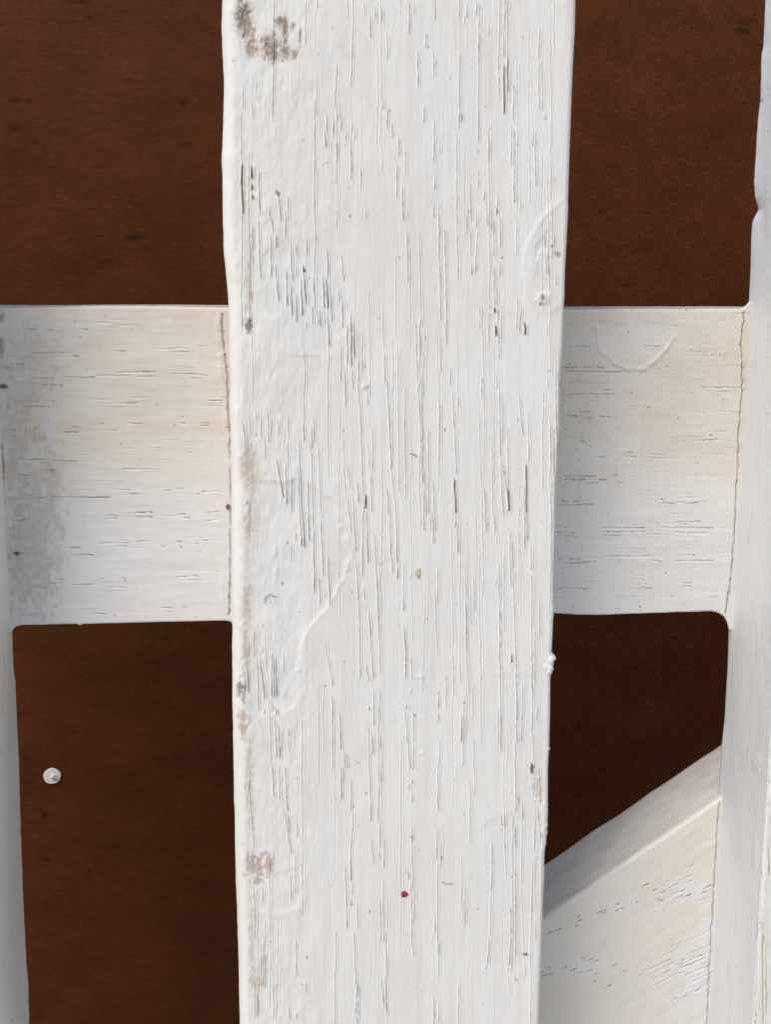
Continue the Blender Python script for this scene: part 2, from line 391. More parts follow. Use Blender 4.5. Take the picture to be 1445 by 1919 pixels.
L3 = [(405,0,418,225,.7),(460,0,462,235,.4),(500,0,520,330,.7),(520,330,545,650,.6),(500,330,530,560,.5),(545,800,548,1000,.4),(590,420,592,520,.6),(578,620,580,940,.3),(230,100,270,620,.3),(190,40,195,120,.4),(205,120,210,180,.3),(920,0,926,238,.8),(935,0,935,100,.6),(1000,80,995,320,.6),(1010,350,1000,560,.3),(998,530,993,850,.8),(1005,850,1003,950,.5),(998,990,998,1030,.9,'w'),(955,740,962,1060,.5),(962,1060,962,1200,.8),(1040,1000,1048,1215,.5),(1135,0,1145,400,.6),(1148,520,1165,720,.7),(1220,0,1223,110,.7),(1210,130,1215,600,.4),(1208,630,1210,690,.8,'d'),(1245,520,1243,750,.6),(1235,830,1240,1000,.3),(1215,1000,1222,1300,.6),(1240,1000,1245,1300,.6),(1250,1100,1262,1560,.4),(1255,1560,1262,1840,.7,'d'),(1225,1590,1245,1800,.7,'d'),(1020,1230,1032,1640,.6),(1045,1620,1048,1900,.8,'d'),(1035,1640,1030,1880,.4),(270,900,278,1280,.4),(335,890,335,1020,.5),(340,1240,335,1640,.4),(355,1140,350,1650,.3),(295,1690,293,1870,.8,'d'),(275,1600,278,1880,.3),(585,1280,587,1560,.6),(585,1830,585,1870,.9),(533,1780,532,1870,.8),(655,1590,660,1680,.6),(415,1600,415,1860,.3),(320,1300,325,1640,.2)]
R0 = [(115,20,112,260,.7),(150,30,148,120,.5),(488,0,486,150,.5),(548,40,540,150,.5),(530,140,524,210,.6),(617,0,615,120,.7),(640,40,635,240,.5,'d'),(635,240,632,500,.7,'d'),(630,500,632,660,.5),(633,660,630,1070,.6),(830,0,822,240,.5),(820,260,822,430,.8),(845,50,846,110,.6),(872,30,872,70,.4),(820,485,826,860,.9,'wf'),(846,440,850,690,.8,'f'),(850,690,852,770,.4),(710,200,709,280,.3),(702,390,702,410,.8),(235,250,234,350,.7),(175,390,177,668,.7),(295,400,296,590,.6),(490,400,488,970,.6),(505,850,504,920,.8,'d'),(1090,210,1080,450,.5),(1085,450,1083,830,.6),(1110,500,1112,840,.3),(895,640,893,920,.7),(880,960,878,1240,.6),(895,980,898,1530,.8),(1045,960,1040,1100,.5),(1058,1000,1056,1100,.4),(1052,1100,1064,1400,.7),(1040,1260,1041,1290,.6),(225,800,224,925,.6),(300,900,296,1225,.6),(340,1060,340,1150,.4),(305,1340,306,1420,.8,'d'),(296,1530,294,1640,.6),(705,980,710,1180,.5),(633,1295,633,1315,.9,'w'),(631,1335,632,1400,.8,'d'),(678,1420,675,1510,.6),(570,1380,578,1660,.6),(690,1530,700,1700,.6),(730,1530,728,1740,.6),(768,1560,770,1610,.9,'wf'),(778,1460,776,1560,.3),(548,1620,545,1750,.6),(618,1600,615,1715,.6),(575,1700,578,1919,.4),(630,1720,615,1919,.4),(795,1640,797,1860,.7),(745,1650,748,1919,.6),(920,1660,918,1919,.4),(335,1540,337,1919,.7),(380,1720,382,1919,.6),(1128,1760,1130,1860,.9),(1155,1800,1155,1919,.7),(1200,1760,1200,1860,.5),(950,1500,948,1580,.2),(35,1020,36,1170,.7),(20,1230,22,1490,.6),(85,1130,82,1330,.3),(58,1400,66,1660,.8),(97,1560,96,1630,.6),(98,1730,100,1919,.6)]
R1 = [(335,0,345,200,.6),(345,200,350,480,.8),(385,0,390,400,.6),(380,520,393,665,.8),(393,360,392,560,.5),(578,60,580,150,.7,'d'),(612,0,612,125,.8),(748,80,752,370,.8,'d'),(752,385,754,430,1,'Wf'),(760,520,764,605,1,'Wf'),(792,60,793,150,.8),(770,250,790,780,.4),(810,370,805,660,.4),(640,380,637,550,.5),(925,320,918,550,.6),(955,370,938,575,.6),(980,500,981,595,1,'Wf'),(1135,0,1145,140,.7),(1155,0,1156,130,.9),(1147,500,1146,600,.4),(1150,900,1150,990,.5),(1215,120,1215,230,.4),(160,500,168,760,.5),(185,560,200,760,.4),(200,480,200,540,.6),(230,560,231,740,.5,'d'),(168,760,190,1200,.6),(200,760,210,1400,.6),(190,1200,215,1700,.7),(210,1400,240,1919,.7),(220,1750,225,1919,.8),(255,1300,260,1919,.6),(290,1690,300,1919,.8),(425,830,417,975,.5),(480,1060,478,1130,.4),(435,1010,455,1300,.6),(455,1300,465,1640,.6),(450,1670,460,1919,1,'wf'),(655,910,656,1080,.6,'d'),(768,920,768,1000,.4),(790,1000,795,1500,.6),(815,1080,815,1400,.4),(800,1500,855,1800,.7),(800,1520,815,1919,.7),(850,1300,855,1750,.5),(855,1750,857,1910,1,'Wf'),(735,1440,740,1919,.4),(672,1740,690,1919,.8),(938,1060,962,1340,.7),(1005,1180,1010,1540,.6),(990,1560,990,1919,1,'wf'),(972,1740,975,1919,.4),(1210,830,1215,1450,.5),(1170,1260,1180,1919,.5),(1200,1300,1195,1600,.4),(1215,1230,1215,1400,.5),(100,0,102,210,.4)]
R2 = [(15,0,22,380,.8),(22,380,25,500,.9),(70,380,70,560,.3),(72,560,68,740,.8),(70,850,88,1050,.9),(88,1050,88,1260,.8,'d'),(220,0,225,140,.8),(270,0,272,140,.6),(285,0,295,235,.8),(305,0,306,140,.5),(460,0,458,110,.9),(470,0,478,300,.8),(685,20,690,150,.9),(748,20,755,150,.5),(975,0,978,275,.7),(992,0,995,210,.9),(820,0,825,40,.5),(1180,0,1178,150,.5),(1025,250,1026,430,.7),(770,180,768,230,.3),(865,150,875,560,.6),(885,220,890,420,.5),(785,380,785,680,.5),(768,480,766,550,.6),(790,690,795,1290,.8,'d'),(825,300,828,900,.3),(890,420,915,1180,.5),(915,1180,920,1560,.9),(920,1560,905,1919,.6),(1030,480,1035,1400,.6),(1060,870,1055,1290,.3),(1090,650,1090,940,.5),(1182,370,1182,430,.6),(530,400,542,640,.5),(542,640,538,920,.7),(538,920,560,1350,.6),(575,560,580,850,.3),(597,500,602,760,.4),(330,400,325,680,.4),(305,570,325,1070,.4),(130,1090,132,1250,.3),(128,1320,127,1350,.8),(330,1360,331,1470,.9),(330,1510,330,1580,.9,'d'),(390,1220,390,1470,.4),(505,1510,503,1720,.9,'w'),(530,1400,520,1500,.4),(520,1500,515,1900,.6),(590,1270,590,1540,.3),(880,1060,880,1130,.9,'wf'),(797,1290,800,1800,.6),(780,1470,782,1750,.4),(965,1270,955,1740,.6),(1040,1250,1035,1640,.6),(1075,1440,1070,1560,.7),(1035,1640,1050,1919,.6),(1025,1880,1035,1919,.9,'w'),(80,1480,120,1919,.8),(145,1500,145,1919,.6),(345,1720,335,1919,.5),(925,1650,920,1720,.9),(600,1700,595,1919,.3),(850,1800,845,1880,.3),(90,1430,92,1470,.9,'w')]
R3 = [(135,90,136,115,.9,'w'),(113,120,113,155,.8),(135,190,134,250,.8),(133,430,135,550,.8),(135,550,140,900,.5),(330,0,328,320,.7),(320,440,320,680,.7),(350,540,345,740,.5),(325,700,330,1400,.4),(570,100,568,560,.4),(605,0,605,200,.3),(910,0,912,330,.6),(928,180,929,270,.8),(963,240,960,400,.6),(960,400,955,860,.4),(905,430,910,600,.9,'d'),(898,600,895,720,.4),(910,750,912,1110,.8,'d'),(912,1110,912,1420,.5),(803,345,802,430,.7),(825,340,828,440,.6),(830,560,840,820,.3),(1055,450,1052,620,.6),(1037,705,1030,1100,.7),(1030,1100,1020,1500,.4),(735,560,728,960,.6,'d'),(725,960,722,1260,.4),(715,1260,700,1480,.7),(870,1040,878,1250,.7),(878,1250,860,1480,.9),(855,1480,855,1530,.5),(530,890,530,1180,.5),(505,900,500,1080,.3),(85,740,90,800,.5),(105,770,108,830,.8),(125,850,135,1280,.5),(150,900,150,1150,.3),(130,1280,145,1410,.7),(305,1100,306,1250,.6,'d'),(330,1280,335,1560,.4),(486,1600,480,1919,.6),(298,1715,298,1919,.8),(335,1770,335,1900,.6),(1030,1520,1020,1919,.5),(1080,300,1100,560,.6,'d'),(1090,0,1095,280,.5),(1020,0,1030,40,.9,'w'),(860,1560,865,1700,.3)]
TILES = [(410, 0, L0), (410, 480, L1), (410, 960, L2), (410, 1439, L3), (740, 0, R0), (740, 480, R1), (740, 960, R2), (740, 1439, R3)]

def deco_upright(F):
    x, y = F.x, F.y
    F.m['tan'][:] = np.clip(.30 * (F.n1.fbm(x / 16 + 7, y / 420, 3) + .25 * F.n2.fbm(x / 120, y / 150, 2) - .05), 0, .2)
    F.m['blue'][:] = np.clip(.45 * (F.n2.fbm(x / 22 + 3, y / 380, 3) - .12), 0, .3)
    # slow swell of the old timber, brushed paint ridges along the grain
    F.h += 3.0 * F.n1.fbm(x / 130, y / 260, 3) + 0.45 * F.n2.fbm(x / 14, y / 160, 3) + 0.22 * F.n1.fbm(x / 16 + 40, y / 16, 3)
    F.h += 0.16 * F.n2.fbm(x / 4.2, y / 70, 2)
    left = 1 - sstep(520, 680, x + 60 * F.n1.fbm(x / 90, y / 90, 2))
    F.h += left * (2.0 * F.n2.fbm(x / 34 + 5, y / 60, 4) + .7 * np.abs(F.n1.fbm(x / 11, y / 26, 3)))
    for ox, oy, lst in TILES:
        for c in lst:
            fl = c[5] if len(c) > 5 else ''
            sig = .85; dep = 1.5 + 1.2 * c[4]
            if 'w' in fl: sig, dep = 1.1, 2.8
            if 'W' in fl: sig, dep = 1.45, 3.0
            dk = (.95 * c[4] if 'f' in fl else .7 * c[4]) if fl else .62 * c[4] ** 1.5
            F.crack(ox + c[0] / 4, oy + c[1] / 4, ox + c[2] / 4, oy + c[3] / 4, dk, sig=sig, depth=dep, lip=.58, cont0=c[1] <= 2 and oy > 0, cont1=c[3] >= 1900,
                    dash='d' in fl, up_end=.85 if 'f' in fl else .12, dsig=sig * (1.05 if 'f' in fl else .85))
    # the untraced hair cracks of the grain, and those past the frame's edges
    r = random.Random(3)
    for k in range(160):
        cx = r.uniform(455, 1045); cy = r.uniform(-150, 2080); L = r.uniform(15, 120)
        out = cy < -20 or cy > 1930
        F.crack(cx, cy, cx + r.uniform(-2, 2), cy + L, r.uniform(.2, .5) if out else r.uniform(.0, .08), sig=r.uniform(.7, 1.2), depth=r.uniform(.15, .5) if not out else 1.4)
    for k in range(80):                                  # long hairlines that follow the grain, wandering a little
        cx = r.uniform(452, 1045) if k % 3 else r.uniform(640, 1030); cy = r.uniform(-150, 1900); L = r.uniform(120, 420); n = max(3, int(L / 60))
        pts = [(cx, cy)]
        for i in range(n): pts.append((pts[-1][0] + r.uniform(-2.2, 2.6), pts[-1][1] + L / n))
        dd = r.uniform(.0, .3); dp = r.uniform(.7, 2.0)
        for i, (p, q) in enumerate(zip(pts[:-1], pts[1:])):
            F.crack(*p, *q, dd, sig=r.uniform(.7, 1.0), depth=dp, lip=.55, cont0=i > 0, cont1=i < n - 1)
    # worn, thin patches with a raised rim where later paint stops
    F.patch([(490,500),(520,455),(600,450),(648,500),(655,580),(640,640),(605,668),(560,668),(515,630)], -1.0, 9, blue=.30, rim=.25, wob=14)
    F.patch([(470,905),(560,900),(620,935),(648,985),(652,1040),(640,1085),(618,1130),(585,1165),(564,1200),(564,1290),(545,1325),(520,1338),(470,1335),(460,1200)], -1.5, 5, blue=.18, rim=.5, wob=9)
    F.patch([(478,1340),(510,1345),(530,1330),(556,1318),(560,1400),(545,1460),(520,1480),(470,1470)], -.5, 4, blue=.05, tan=.10)
    F.patch([(485,1640),(560,1625),(573,1670),(560,1700),(520,1712),(480,1705)], -.7, 4, blue=.12, rim=.5)
    F.patch([(885,1560),(960,1520),(1015,1530),(1010,1790),(960,1822),(900,1815),(870,1780)], -.8, 10, blue=.20, rim=.2, wob=16)
    F.patch([(930,1270),(1030,1260),(1025,1450),(985,1470),(945,1420)], -.5, 8, blue=.25)
    F.patch([(1052,372),(1018,405),(985,462),(978,520),(990,575),(1035,590),(1065,560),(1070,400)], 1.0, 7, tan=.14, rim=.15, wob=10)
    F.patch([(1030,430),(1006,462),(1000,500),(1012,470),(1034,452)], -1.2, 3, tan=.45)
    F.patch([(490,395),(500,390),(508,410),(492,425)], .8, 3, tan=.4)
    # yellowed paint and ingrained dirt along the worn left arris
    for cx, cy, rx, ry, a in [(468,510,7,60,.45),(462,430,8,80,.22),(468,880,17,48,.55),(470,960,15,75,.42),(462,1060,8,60,.36),(465,1150,12,55,.5),(462,1230,7,60,.38),
                              (450,230,6,40,.25),(455,370,8,70,.25),(470,1420,9,60,.25),(472,1520,10,80,.22),(470,1760,10,110,.22),(480,1860,14,60,.25),(1068,20,6,50,.35),(1040,650,6,200,.14),
                              (690,405,18,30,.18),(1100-55,700,5,200,.12),(545,430,60,60,.10),(600,250,120,160,.10),(640,380,120,120,.13),(730,470,150,160,.13),(560,760,110,110,.13),
                              (640,1060,20,140,.22),(590,1270,25,110,.18),(600,1420,70,140,.10),(700,1700,160,200,.06),(645,85,10,16,.30),(650,103,8,14,.28),(850,1160,8,40,.1)]:
        F.blob('tan', cx, cy, rx, ry, a * .95, soft=.8, noisy=1.1, ns=11)
    for cx, cy, rx, ry, a in [(560,500,60,50,.10),(900,200,180,200,.16),(960,700,90,240,.15),(820,1200,170,240,.10),(1000,1650,30,160,.2),(580,640,40,30,.35)]:
        F.blob('blue', cx, cy, rx, ry, a, soft=.8, noisy=.8, ns=30)
    # flaked off spots at the head of the upright: grey dirty wood
    for cx, cy, rx, ry, a in [(457,22,12,14,.85),(462,50,9,22,.75),(455,42,10,18,.8),(474,60,4,8,.6),(472,92,9,12,.75),(475,78,4,7,.5),(507,88,12,18,.78),(513,106,11,10,.8),(498,80,5,8,.5),(528,42,9,8,.9),(535,55,5,16,.8),(535,78,4,8,.8),(536,98,8,11,.8),(553,102,5,7,.7),(563,70,2,14,.5),(549,50,4,6,.4),(449,2,4,3,.8),(438,115,2,2,.6)]:
        F.blob('dirt', cx, cy, rx * .95, ry, a * .62, soft=.6, noisy=1.7, ns=4, h=-1.1)
        F.blob('bare', cx, cy, rx * 1.1, ry * 1.1, a * .55, soft=.5, noisy=1.4, ns=5)
        F.blob('tan', cx, cy, rx * 1.35, ry * 1.3, .55, soft=.6, noisy=1.0, ns=7)
    for cx, cy, rx, ry, a in [(467,612,6,13,.75),(522,363,5,4,.7),(1018,558,4,7,.6),(1014,570,3,4,.5),(985,1788,5,3,.8),(1035,462,3,3,.6),(1046,478,7,4,.55),(997,1440,3,10,.8),(449,1290,5,14,.7),(457,1300,4,16,.6),(571,508,3,3,.95),(684,688,3,3,.4),(686,725,6,5,.25),(475,1610,4,6,.3)]:
        F.blob('dirt', cx, cy, rx, ry, a, soft=.4, noisy=.9, ns=4, h=-.8)
    # bare pinkish wood
    for cx, cy, rx, ry, a in [(455,1345,8,12,.8),(456,1365,7,16,.95),(470,1350,6,9,.5),(468,1622,9,22,.85),(485,1625,9,18,.95),(504,1622,9,17,.9),(487,1652,8,5,.8),(500,1600,10,6,.5),(485,1845,10,10,.45),(1008,1475,7,22,.45),(460,1130,8,30,.35),(462,1215,8,30,.45),(466,870,12,35,.5),(468,980,8,30,.4),(468,560,6,40,.3),(470,1440,6,40,.3),(470,1500,5,40,.35),(474,1760,5,60,.3)]:
        F.blob('bare', cx, cy, rx, ry, a * .8, soft=.55, noisy=1.2, ns=5, h=-1.0)
    # lumps in the paint
    for cx, cy, rx, ry, hh in [(1018,558,13,11,2.4),(1000,500,8,14,.8),(685,725,5,5,2.5),(1024,1250,6,5,1.2),(1022,1530,8,30,2),(515,1036,5,9,.9),(519,1072,5,12,.9),(637,988,6,5,1.2),(650,1062,6,8,1.0),(785,1268,8,4,1.0),(792,1412,4,3,1.4),(790,1416,4,3,-1),(560,1255,6,4,1.2),(558,1380,5,40,-.8)]:
        F.blob(None, cx, cy, rx, ry, 1, soft=.5, noisy=.5, ns=6, h=hh)
    for cx, cy, rx, ry, hh in [(1036,1228,3,6,3.0),(1033,1240,4,5,1.8),(1030,1258,4,6,2.2),(1026,1600,3,5,1.5),(1028,1402,3,3,2.0),(1024,1560,4,14,1.2),(1037,1140,3,8,1.0)]:
        F.blob(None, cx, cy, rx, ry, 1, soft=.25, noisy=1.6, ns=3.2, h=hh)
    # long thin ridge where a hair was painted over, and the ledge of the thick coat
    F.ridge([(740,15),(727,112),(712,170),(702,215),(690,275)], .55, 1.2, tan=.16)
    F.ridge([(1052,378),(1036,394),(1020,405),(1008,424),(990,452),(984,478),(980,500)], .7, 4)
    F.ridge([(648,1065),(640,1090),(618,1135),(590,1165),(570,1190),(564,1220),(563,1290)], .5, 2.5)
    F.ridge([(530,1365),(527,1400),(545,1425)], 1.2, 2)
    F.blob('dirt', 580, 668, 26, 2.0, .3, soft=.6, noisy=.9, ns=6)
    # specks
    for k in range(150):
        cx, cy = r.uniform(450, 1040), r.uniform(-100, 2030); q = r.uniform(.8, 1.9)
        F.blob('dirt', cx, cy, q, q * r.uniform(.8, 2.0), r.uniform(.25, .8), soft=.5, noisy=.3, h=-.3)

upL = [(417,-60),(417,0),(418,100),(420,150),(418,235),(416,300),(416,400),(418,470),(422,520),(427,575),(429,640),(431,720),(433,830),(434,960),(435,1080),(436,1170),(437,1300),(438,1440),(440,1520),(441,1600),(443,1680),(445,1740),(447,1830),(449,1919)]
upR = [(1079,-60),(1078,0),(1076,60),(1072,130),(1070,180),(1066,290),(1064,380),(1061,450),(1059,500),(1057,575),(1054,650),(1049,720),(1047,780),(1043,860),(1039,940),(1037,1010),(1036,1100),(1037,1150),(1035,1190),(1033,1224),(1038,1230),(1036,1246),(1034,1258),(1031,1264),(1030,1330),(1029,1400),(1027,1440),(1027,1500),(1024,1550),(1023,1580),(1020,1600),(1019,1640),(1016,1720),(1013,1800),(1009,1919)]
bL = (24 * S, 26 * S); bR = (9 * S, 11 * S)
upright, _ = upright_like('upright', (Z_BOT, Z_TOP), 930, edge_fn(upL, bL[1]), edge_fn(upR, bR[1]), bL, bR, 700, 11, deco_upright)

# --- small bits stuck to the upright
def lump(name, px, py, y, rx, ry, thick, mat, seed, parent, pts=9, point=0.0):
    X, Z = onplane(px, py, y); X = float(X); Z = float(Z)
    r = random.Random(seed); n = pts
    vs = [(0, -thick * (1 + point), 0)]; fs = []
    for ring, (k, d) in enumerate(((.62, -thick * .92), (1.0, -thick * .35), (1.02, thick * .9))):
        for i in range(n):
            a = 2 * math.pi * i / n; q = 1 + (.16 * math.sin(i * 2.4 + seed) + r.uniform(-.07, .07))
            vs.append((math.cos(a) * rx * k * q, d * (1 + r.uniform(-.15, .15)), math.sin(a) * ry * k * q))
    for i in range(n): fs.append((0, 1 + (i + 1) % n, 1 + i))
    for rg in range(2):
        o = 1 + rg * n
        for i in range(n): fs.append((o + i, o + (i + 1) % n, o + n + (i + 1) % n, o + n + i))
    me = bpy.data.meshes.new(name); me.from_pydata(vs, [], fs); me.update()
    ob = link(name, me, mat, parent); ob.location = (X, y, Z)
    return ob
o = lump('paint_chip', 758, 1675, -.0001, 7.5 * S, 6.5 * S, 2.2 * S, RED, 3, upright, pts=7); o['label'] = 'small dark red chip stuck in the white paint'
o = lump('paint_flake', 783, 1073, -.0001, 6 * S, 11.5 * S, 3 * S, FLAKE, 5, upright, pts=8); o['label'] = 'yellowed flake of paint near the middle of the upright'

def hair(px, w_=1.0):
    cu = bpy.data.curves.new('bristle', 'CURVE'); cu.dimensions = '3D'; cu.bevel_depth = w_ * S * .55; cu.bevel_resolution = 1
    sp = cu.splines.new('POLY'); sp.points.add(len(px) - 1)
    for p, (a, b) in zip(sp.points, px):
        X, Z = onplane(a, b, -.00035); p.co = (float(X), -.00035, float(Z), 1)
    ob = bpy.data.objects.new('bristle', cu)
    dg = bpy.data.meshes.new_from_object(ob); bpy.data.objects.remove(ob)
    dg.name = 'bristle'
    return link('bristle', dg, HAIR, upright)
hair([(769,851),(774,851),(778,853),(781,857)], 1.3)
hair([(496,1130),(497,1121),(501,1116),(507,1113),(512,1117),(518,1118)], 1.2)
hair([(829,1652),(838,1656),(848,1655)], .9)

# --- rails (level timbers): sweep along X
def level_timber(name, xpx, nrow, top, bot, yface, yback, ncol, seed, deco, mat, line_t, line_b):
    tx, tz = onplane([p[0] for p in top], [p[1] for p in top], yface); bx_, bz = onplane([p[0] for p in bot], [p[1] for p in bot], yface)
    x0 = float(onplane(xpx[0], 870, yface)[0]); x1 = float(onplane(xpx[1], 870, yface)[0])
    x = np.linspace(x0, x1, nrow)
    zt = np.interp(x, tx, tz); zb = np.interp(x, bx_, bz)
    b = 5 * S; ax, ay = arc(8, b, b)
    cz, cy, wn, ws = [], [], [], []
    for d in np.linspace(yback, yface + b, 5, endpoint=False): cz.append(zt); cy.append(d); wn.append(0.); ws.append(1.)
    for i in range(8):
        s = i / 7; cz.append(zt - ax[i]); cy.append(yface + ay[i]); wn.append(math.sin(s * math.pi / 2)); ws.append(math.cos(s * math.pi / 2))
    for u in np.linspace(0, 1, ncol + 2)[1:-1]: cz.append(zt - b + (zb + b - zt + b) * u); cy.append(yface); wn.append(1.); ws.append(0.)
    for i in range(8)[::-1]:
        s = i / 7; cz.append(zb + ax[i]); cy.append(yface + ay[i]); wn.append(math.sin(s * math.pi / 2)); ws.append(-math.cos(s * math.pi / 2))
    for d in np.linspace(yface + b, yback, 5)[1:]: cz.append(zb); cy.append(d); wn.append(0.); ws.append(-1.)
    Z = np.stack(cz, 1); nc = Z.shape[1]; Y = np.tile(np.array(cy), (nrow, 1)); X = np.tile(x[:, None], (1, nc))
    # the paint beads in the corners sit on the face only and thin out backwards
    zt0 = np.polyval(np.polyfit(x, np.interp(x, *onplane([p[0] for p in line_t], [p[1] for p in line_t], yface)), 1), x)
    zb0 = np.polyval(np.polyfit(x, np.interp(x, *onplane([p[0] for p in line_b], [p[1] for p in line_b], yface)), 1), x)
    k = np.clip((np.array(cy) - yface - b) / .004, 0, 1)[None]
    top_half = (np.arange(nc) < nc // 2)[None]
    Z = np.where(top_half, Z * (1 - k) + np.minimum(Z, zt0[:, None]) * k, Z * (1 - k) + np.maximum(Z, zb0[:, None]) * k)
    wn = np.array(wn); ws = np.array(ws)
    PX, PY = topix(X, Y, Z); F = Face(PX, PY, seed); F.start_ridges(); deco(F)
    h = F.h * S
    P = np.stack([X, Y - h * wn, Z + h * ws * .6], -1)
    return link(name, grid_mesh(name, P, F.m), mat, frame), F

RL = [(130,200,225,.7),(240,285,228,.9),(430,480,225,.9),(520,600,190,.3),(550,640,218,.2),(170,350,355,.6),(30,180,378,.5),(390,430,375,.9),(60,130,415,.8),(620,680,343,.8),(860,1030,330,.3),(940,1030,352,.7),(1075,1110,320,.5),(630,760,458,.4),(750,845,458,.8),(930,1070,465,.7),(1040,1070,492,.8),(1070,1135,475,.6),(150,290,490,.8),(350,520,487,.7),(470,520,483,.9),(520,710,480,.3),(200,345,530,.8),(120,300,620,.8),(120,270,645,.8),(500,600,605,.4),(640,760,627,.6),(850,860,637,.8),(700,820,597,.3),(1130,1210,615,.9),(380,440,757,.8),(340,430,783,.8),(480,490,765,.8),(540,565,743,.5),(690,780,737,.7),(560,640,778,.4),(980,1010,737,.6),(1085,1140,735,.6),(1085,1140,750,.5),(1230,1250,760,.8),(30,90,775,.9),(30,90,808,.8),(50,240,935,.8),(280,420,943,.7),(210,300,992,.8),(95,160,1022,.9),(430,440,1030,.7),(400,480,912,.3),(1030,1045,897,.6),(800,880,875,.3),(660,880,988,.3),(100,240,1130,.7),(160,250,1145,.9),(280,600,1140,.9),(90,150,1180,.8),(640,710,1100,.6),(700,770,1125,.6),(880,930,1103,.8),(960,1000,1095,.7),(1060,1090,1125,.8),(1090,1210,1108,.7),(60,150,1265,.9),(200,215,1275,1),(380,390,1268,1),(560,640,1240,.6),(570,640,1258,.6),(730,835,1225,.8),(730,835,1248,.8),(960,1015,1233,.7),(990,1040,1255,.8),(1120,1195,1220,.6),(1120,1185,1265,.8),(350,440,1415,.8),(540,610,1392,.6),(640,690,1408,.8),(740,820,1380,.8),(960,990,1382,.8),(870,900,1408,.5),(380,515,1453,.8),(80,150,1448,1),(120,140,1415,.7),(1060,1080,1392,.8),(1100,1130,1375,.7),(1080,1090,1440,.9),(540,560,1585,.6),(300,355,1585,.8),(240,345,1608,.7),(150,250,1632,.8),(390,510,1617,.5),(640,690,1580,.6),(960,1020,1575,.9),(1040,1080,1570,.9),(1030,1060,1590,.8),(580,690,1630,.4),(500,580,1775,.8),(880,935,1740,.8),(910,930,1765,.8),(80,200,1785,.5),(275,290,1775,.8),(990,1020,1740,.5)]
RR = [(150,395,432,.8),(160,480,458,.8),(600,690,317,.7),(180,310,318,.5),(380,430,557,.8),(160,440,580,.5),(520,540,575,.8),(910,1130,545,.6),(1000,1060,565,.7),(160,240,695,.9),(240,310,675,.9),(340,420,703,.8),(260,320,713,.6),(170,265,817,.7),(245,280,838,1),(890,1020,832,.5),(490,545,897,.7),(510,555,920,.8),(380,405,898,.5),(330,400,923,.6),(630,720,905,.2),(160,340,1024,.8),(160,400,1047,.9),(305,350,1060,.9),(430,465,1020,.8),(540,550,1028,.9),(460,490,1060,.8),(120,300,1163,.9),(120,330,1182,.7),(685,710,1154,.8),(690,770,1172,.7),(790,900,1146,.7),(770,900,1170,.9),(120,190,1300,.8),(120,220,1333,.8),(150,220,1350,.5),(365,610,1308,.7),(370,615,1330,.7),(370,480,1350,.6),(540,570,1290,.6),(690,980,1308,.5),(770,910,1272,.6),(770,950,1333,.5),(620,690,1340,.4),(130,250,1478,.9),(170,340,1497,.8),(390,650,1460,.3),(640,700,1488,.6),(800,880,1457,.7),(770,980,1485,.5),(1030,1070,1442,.6),(110,290,1638,.8),(560,650,1636,.8),(800,860,1608,.6),(820,860,1628,.6),(580,590,1660,.6),(720,735,430,.9),(850,860,340,.7),(980,990,360,.9)]

def pores(F, lst, ox, oy, k, seed):
    r = random.Random(seed)
    for x0, x1, y, d in lst:
        a, b = ox + x0 / k, ox + x1 / k; yy = oy + y / k
        F.crack(a, yy + r.uniform(-1, 1), b, yy + r.uniform(-1, 1), d * .8, sig=r.uniform(1.0, 1.5), depth=.8 + .9 * d, dash=r.random() < .5, up_end=.3)
def rail_base(F, seed):
    x, y = F.x, F.y; r = random.Random(seed)
    F.h += 2.6 * F.n1.fbm(x / 220, y / 110, 3) + .8 * F.n2.fbm(x / 120, y / 15, 3) + .6 * F.n1.fbm(x / 15 + 9, y / 17, 3) + .5 * F.n2.fbm(x / 10, y / 60, 2)
    for k in range(150):
        cx, cy = r.uniform(x.min(), x.max()), r.uniform(580, 1160); L = r.uniform(8, 60)
        F.crack(cx, cy, cx + L, cy + r.uniform(-1, 1), r.uniform(0, .3), sig=r.uniform(.7, 1.2), depth=r.uniform(.3, .8))
    for k in range(50):
        q = r.uniform(.8, 1.7)
        F.blob('dirt', r.uniform(x.min(), x.max()), r.uniform(580, 1160), q * 1.3, q, r.uniform(.3, .8), soft=.5, noisy=.3, h=-.3)
    # warm light painted as tan on the upper rail, cool as blue below
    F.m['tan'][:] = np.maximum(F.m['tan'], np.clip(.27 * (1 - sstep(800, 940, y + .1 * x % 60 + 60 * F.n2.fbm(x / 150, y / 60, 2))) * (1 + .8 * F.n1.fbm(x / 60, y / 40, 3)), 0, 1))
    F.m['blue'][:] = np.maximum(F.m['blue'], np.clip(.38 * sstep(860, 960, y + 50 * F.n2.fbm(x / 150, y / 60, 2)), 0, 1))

def joint(F, pts, wid=1.45, dark=.68):
    for (x0, y0, d), (x1, y1, _) in zip(pts[:-1], pts[1:]):
        F.crack(x0, y0, x1, y1, dark * (.3 + .7 * d), sig=wid * (.35 + .75 * d), depth=4.0, lip=.2, up_end=.75, dsig=wid * (.3 + .6 * d), cont0=True, cont1=True, jam=1.9)

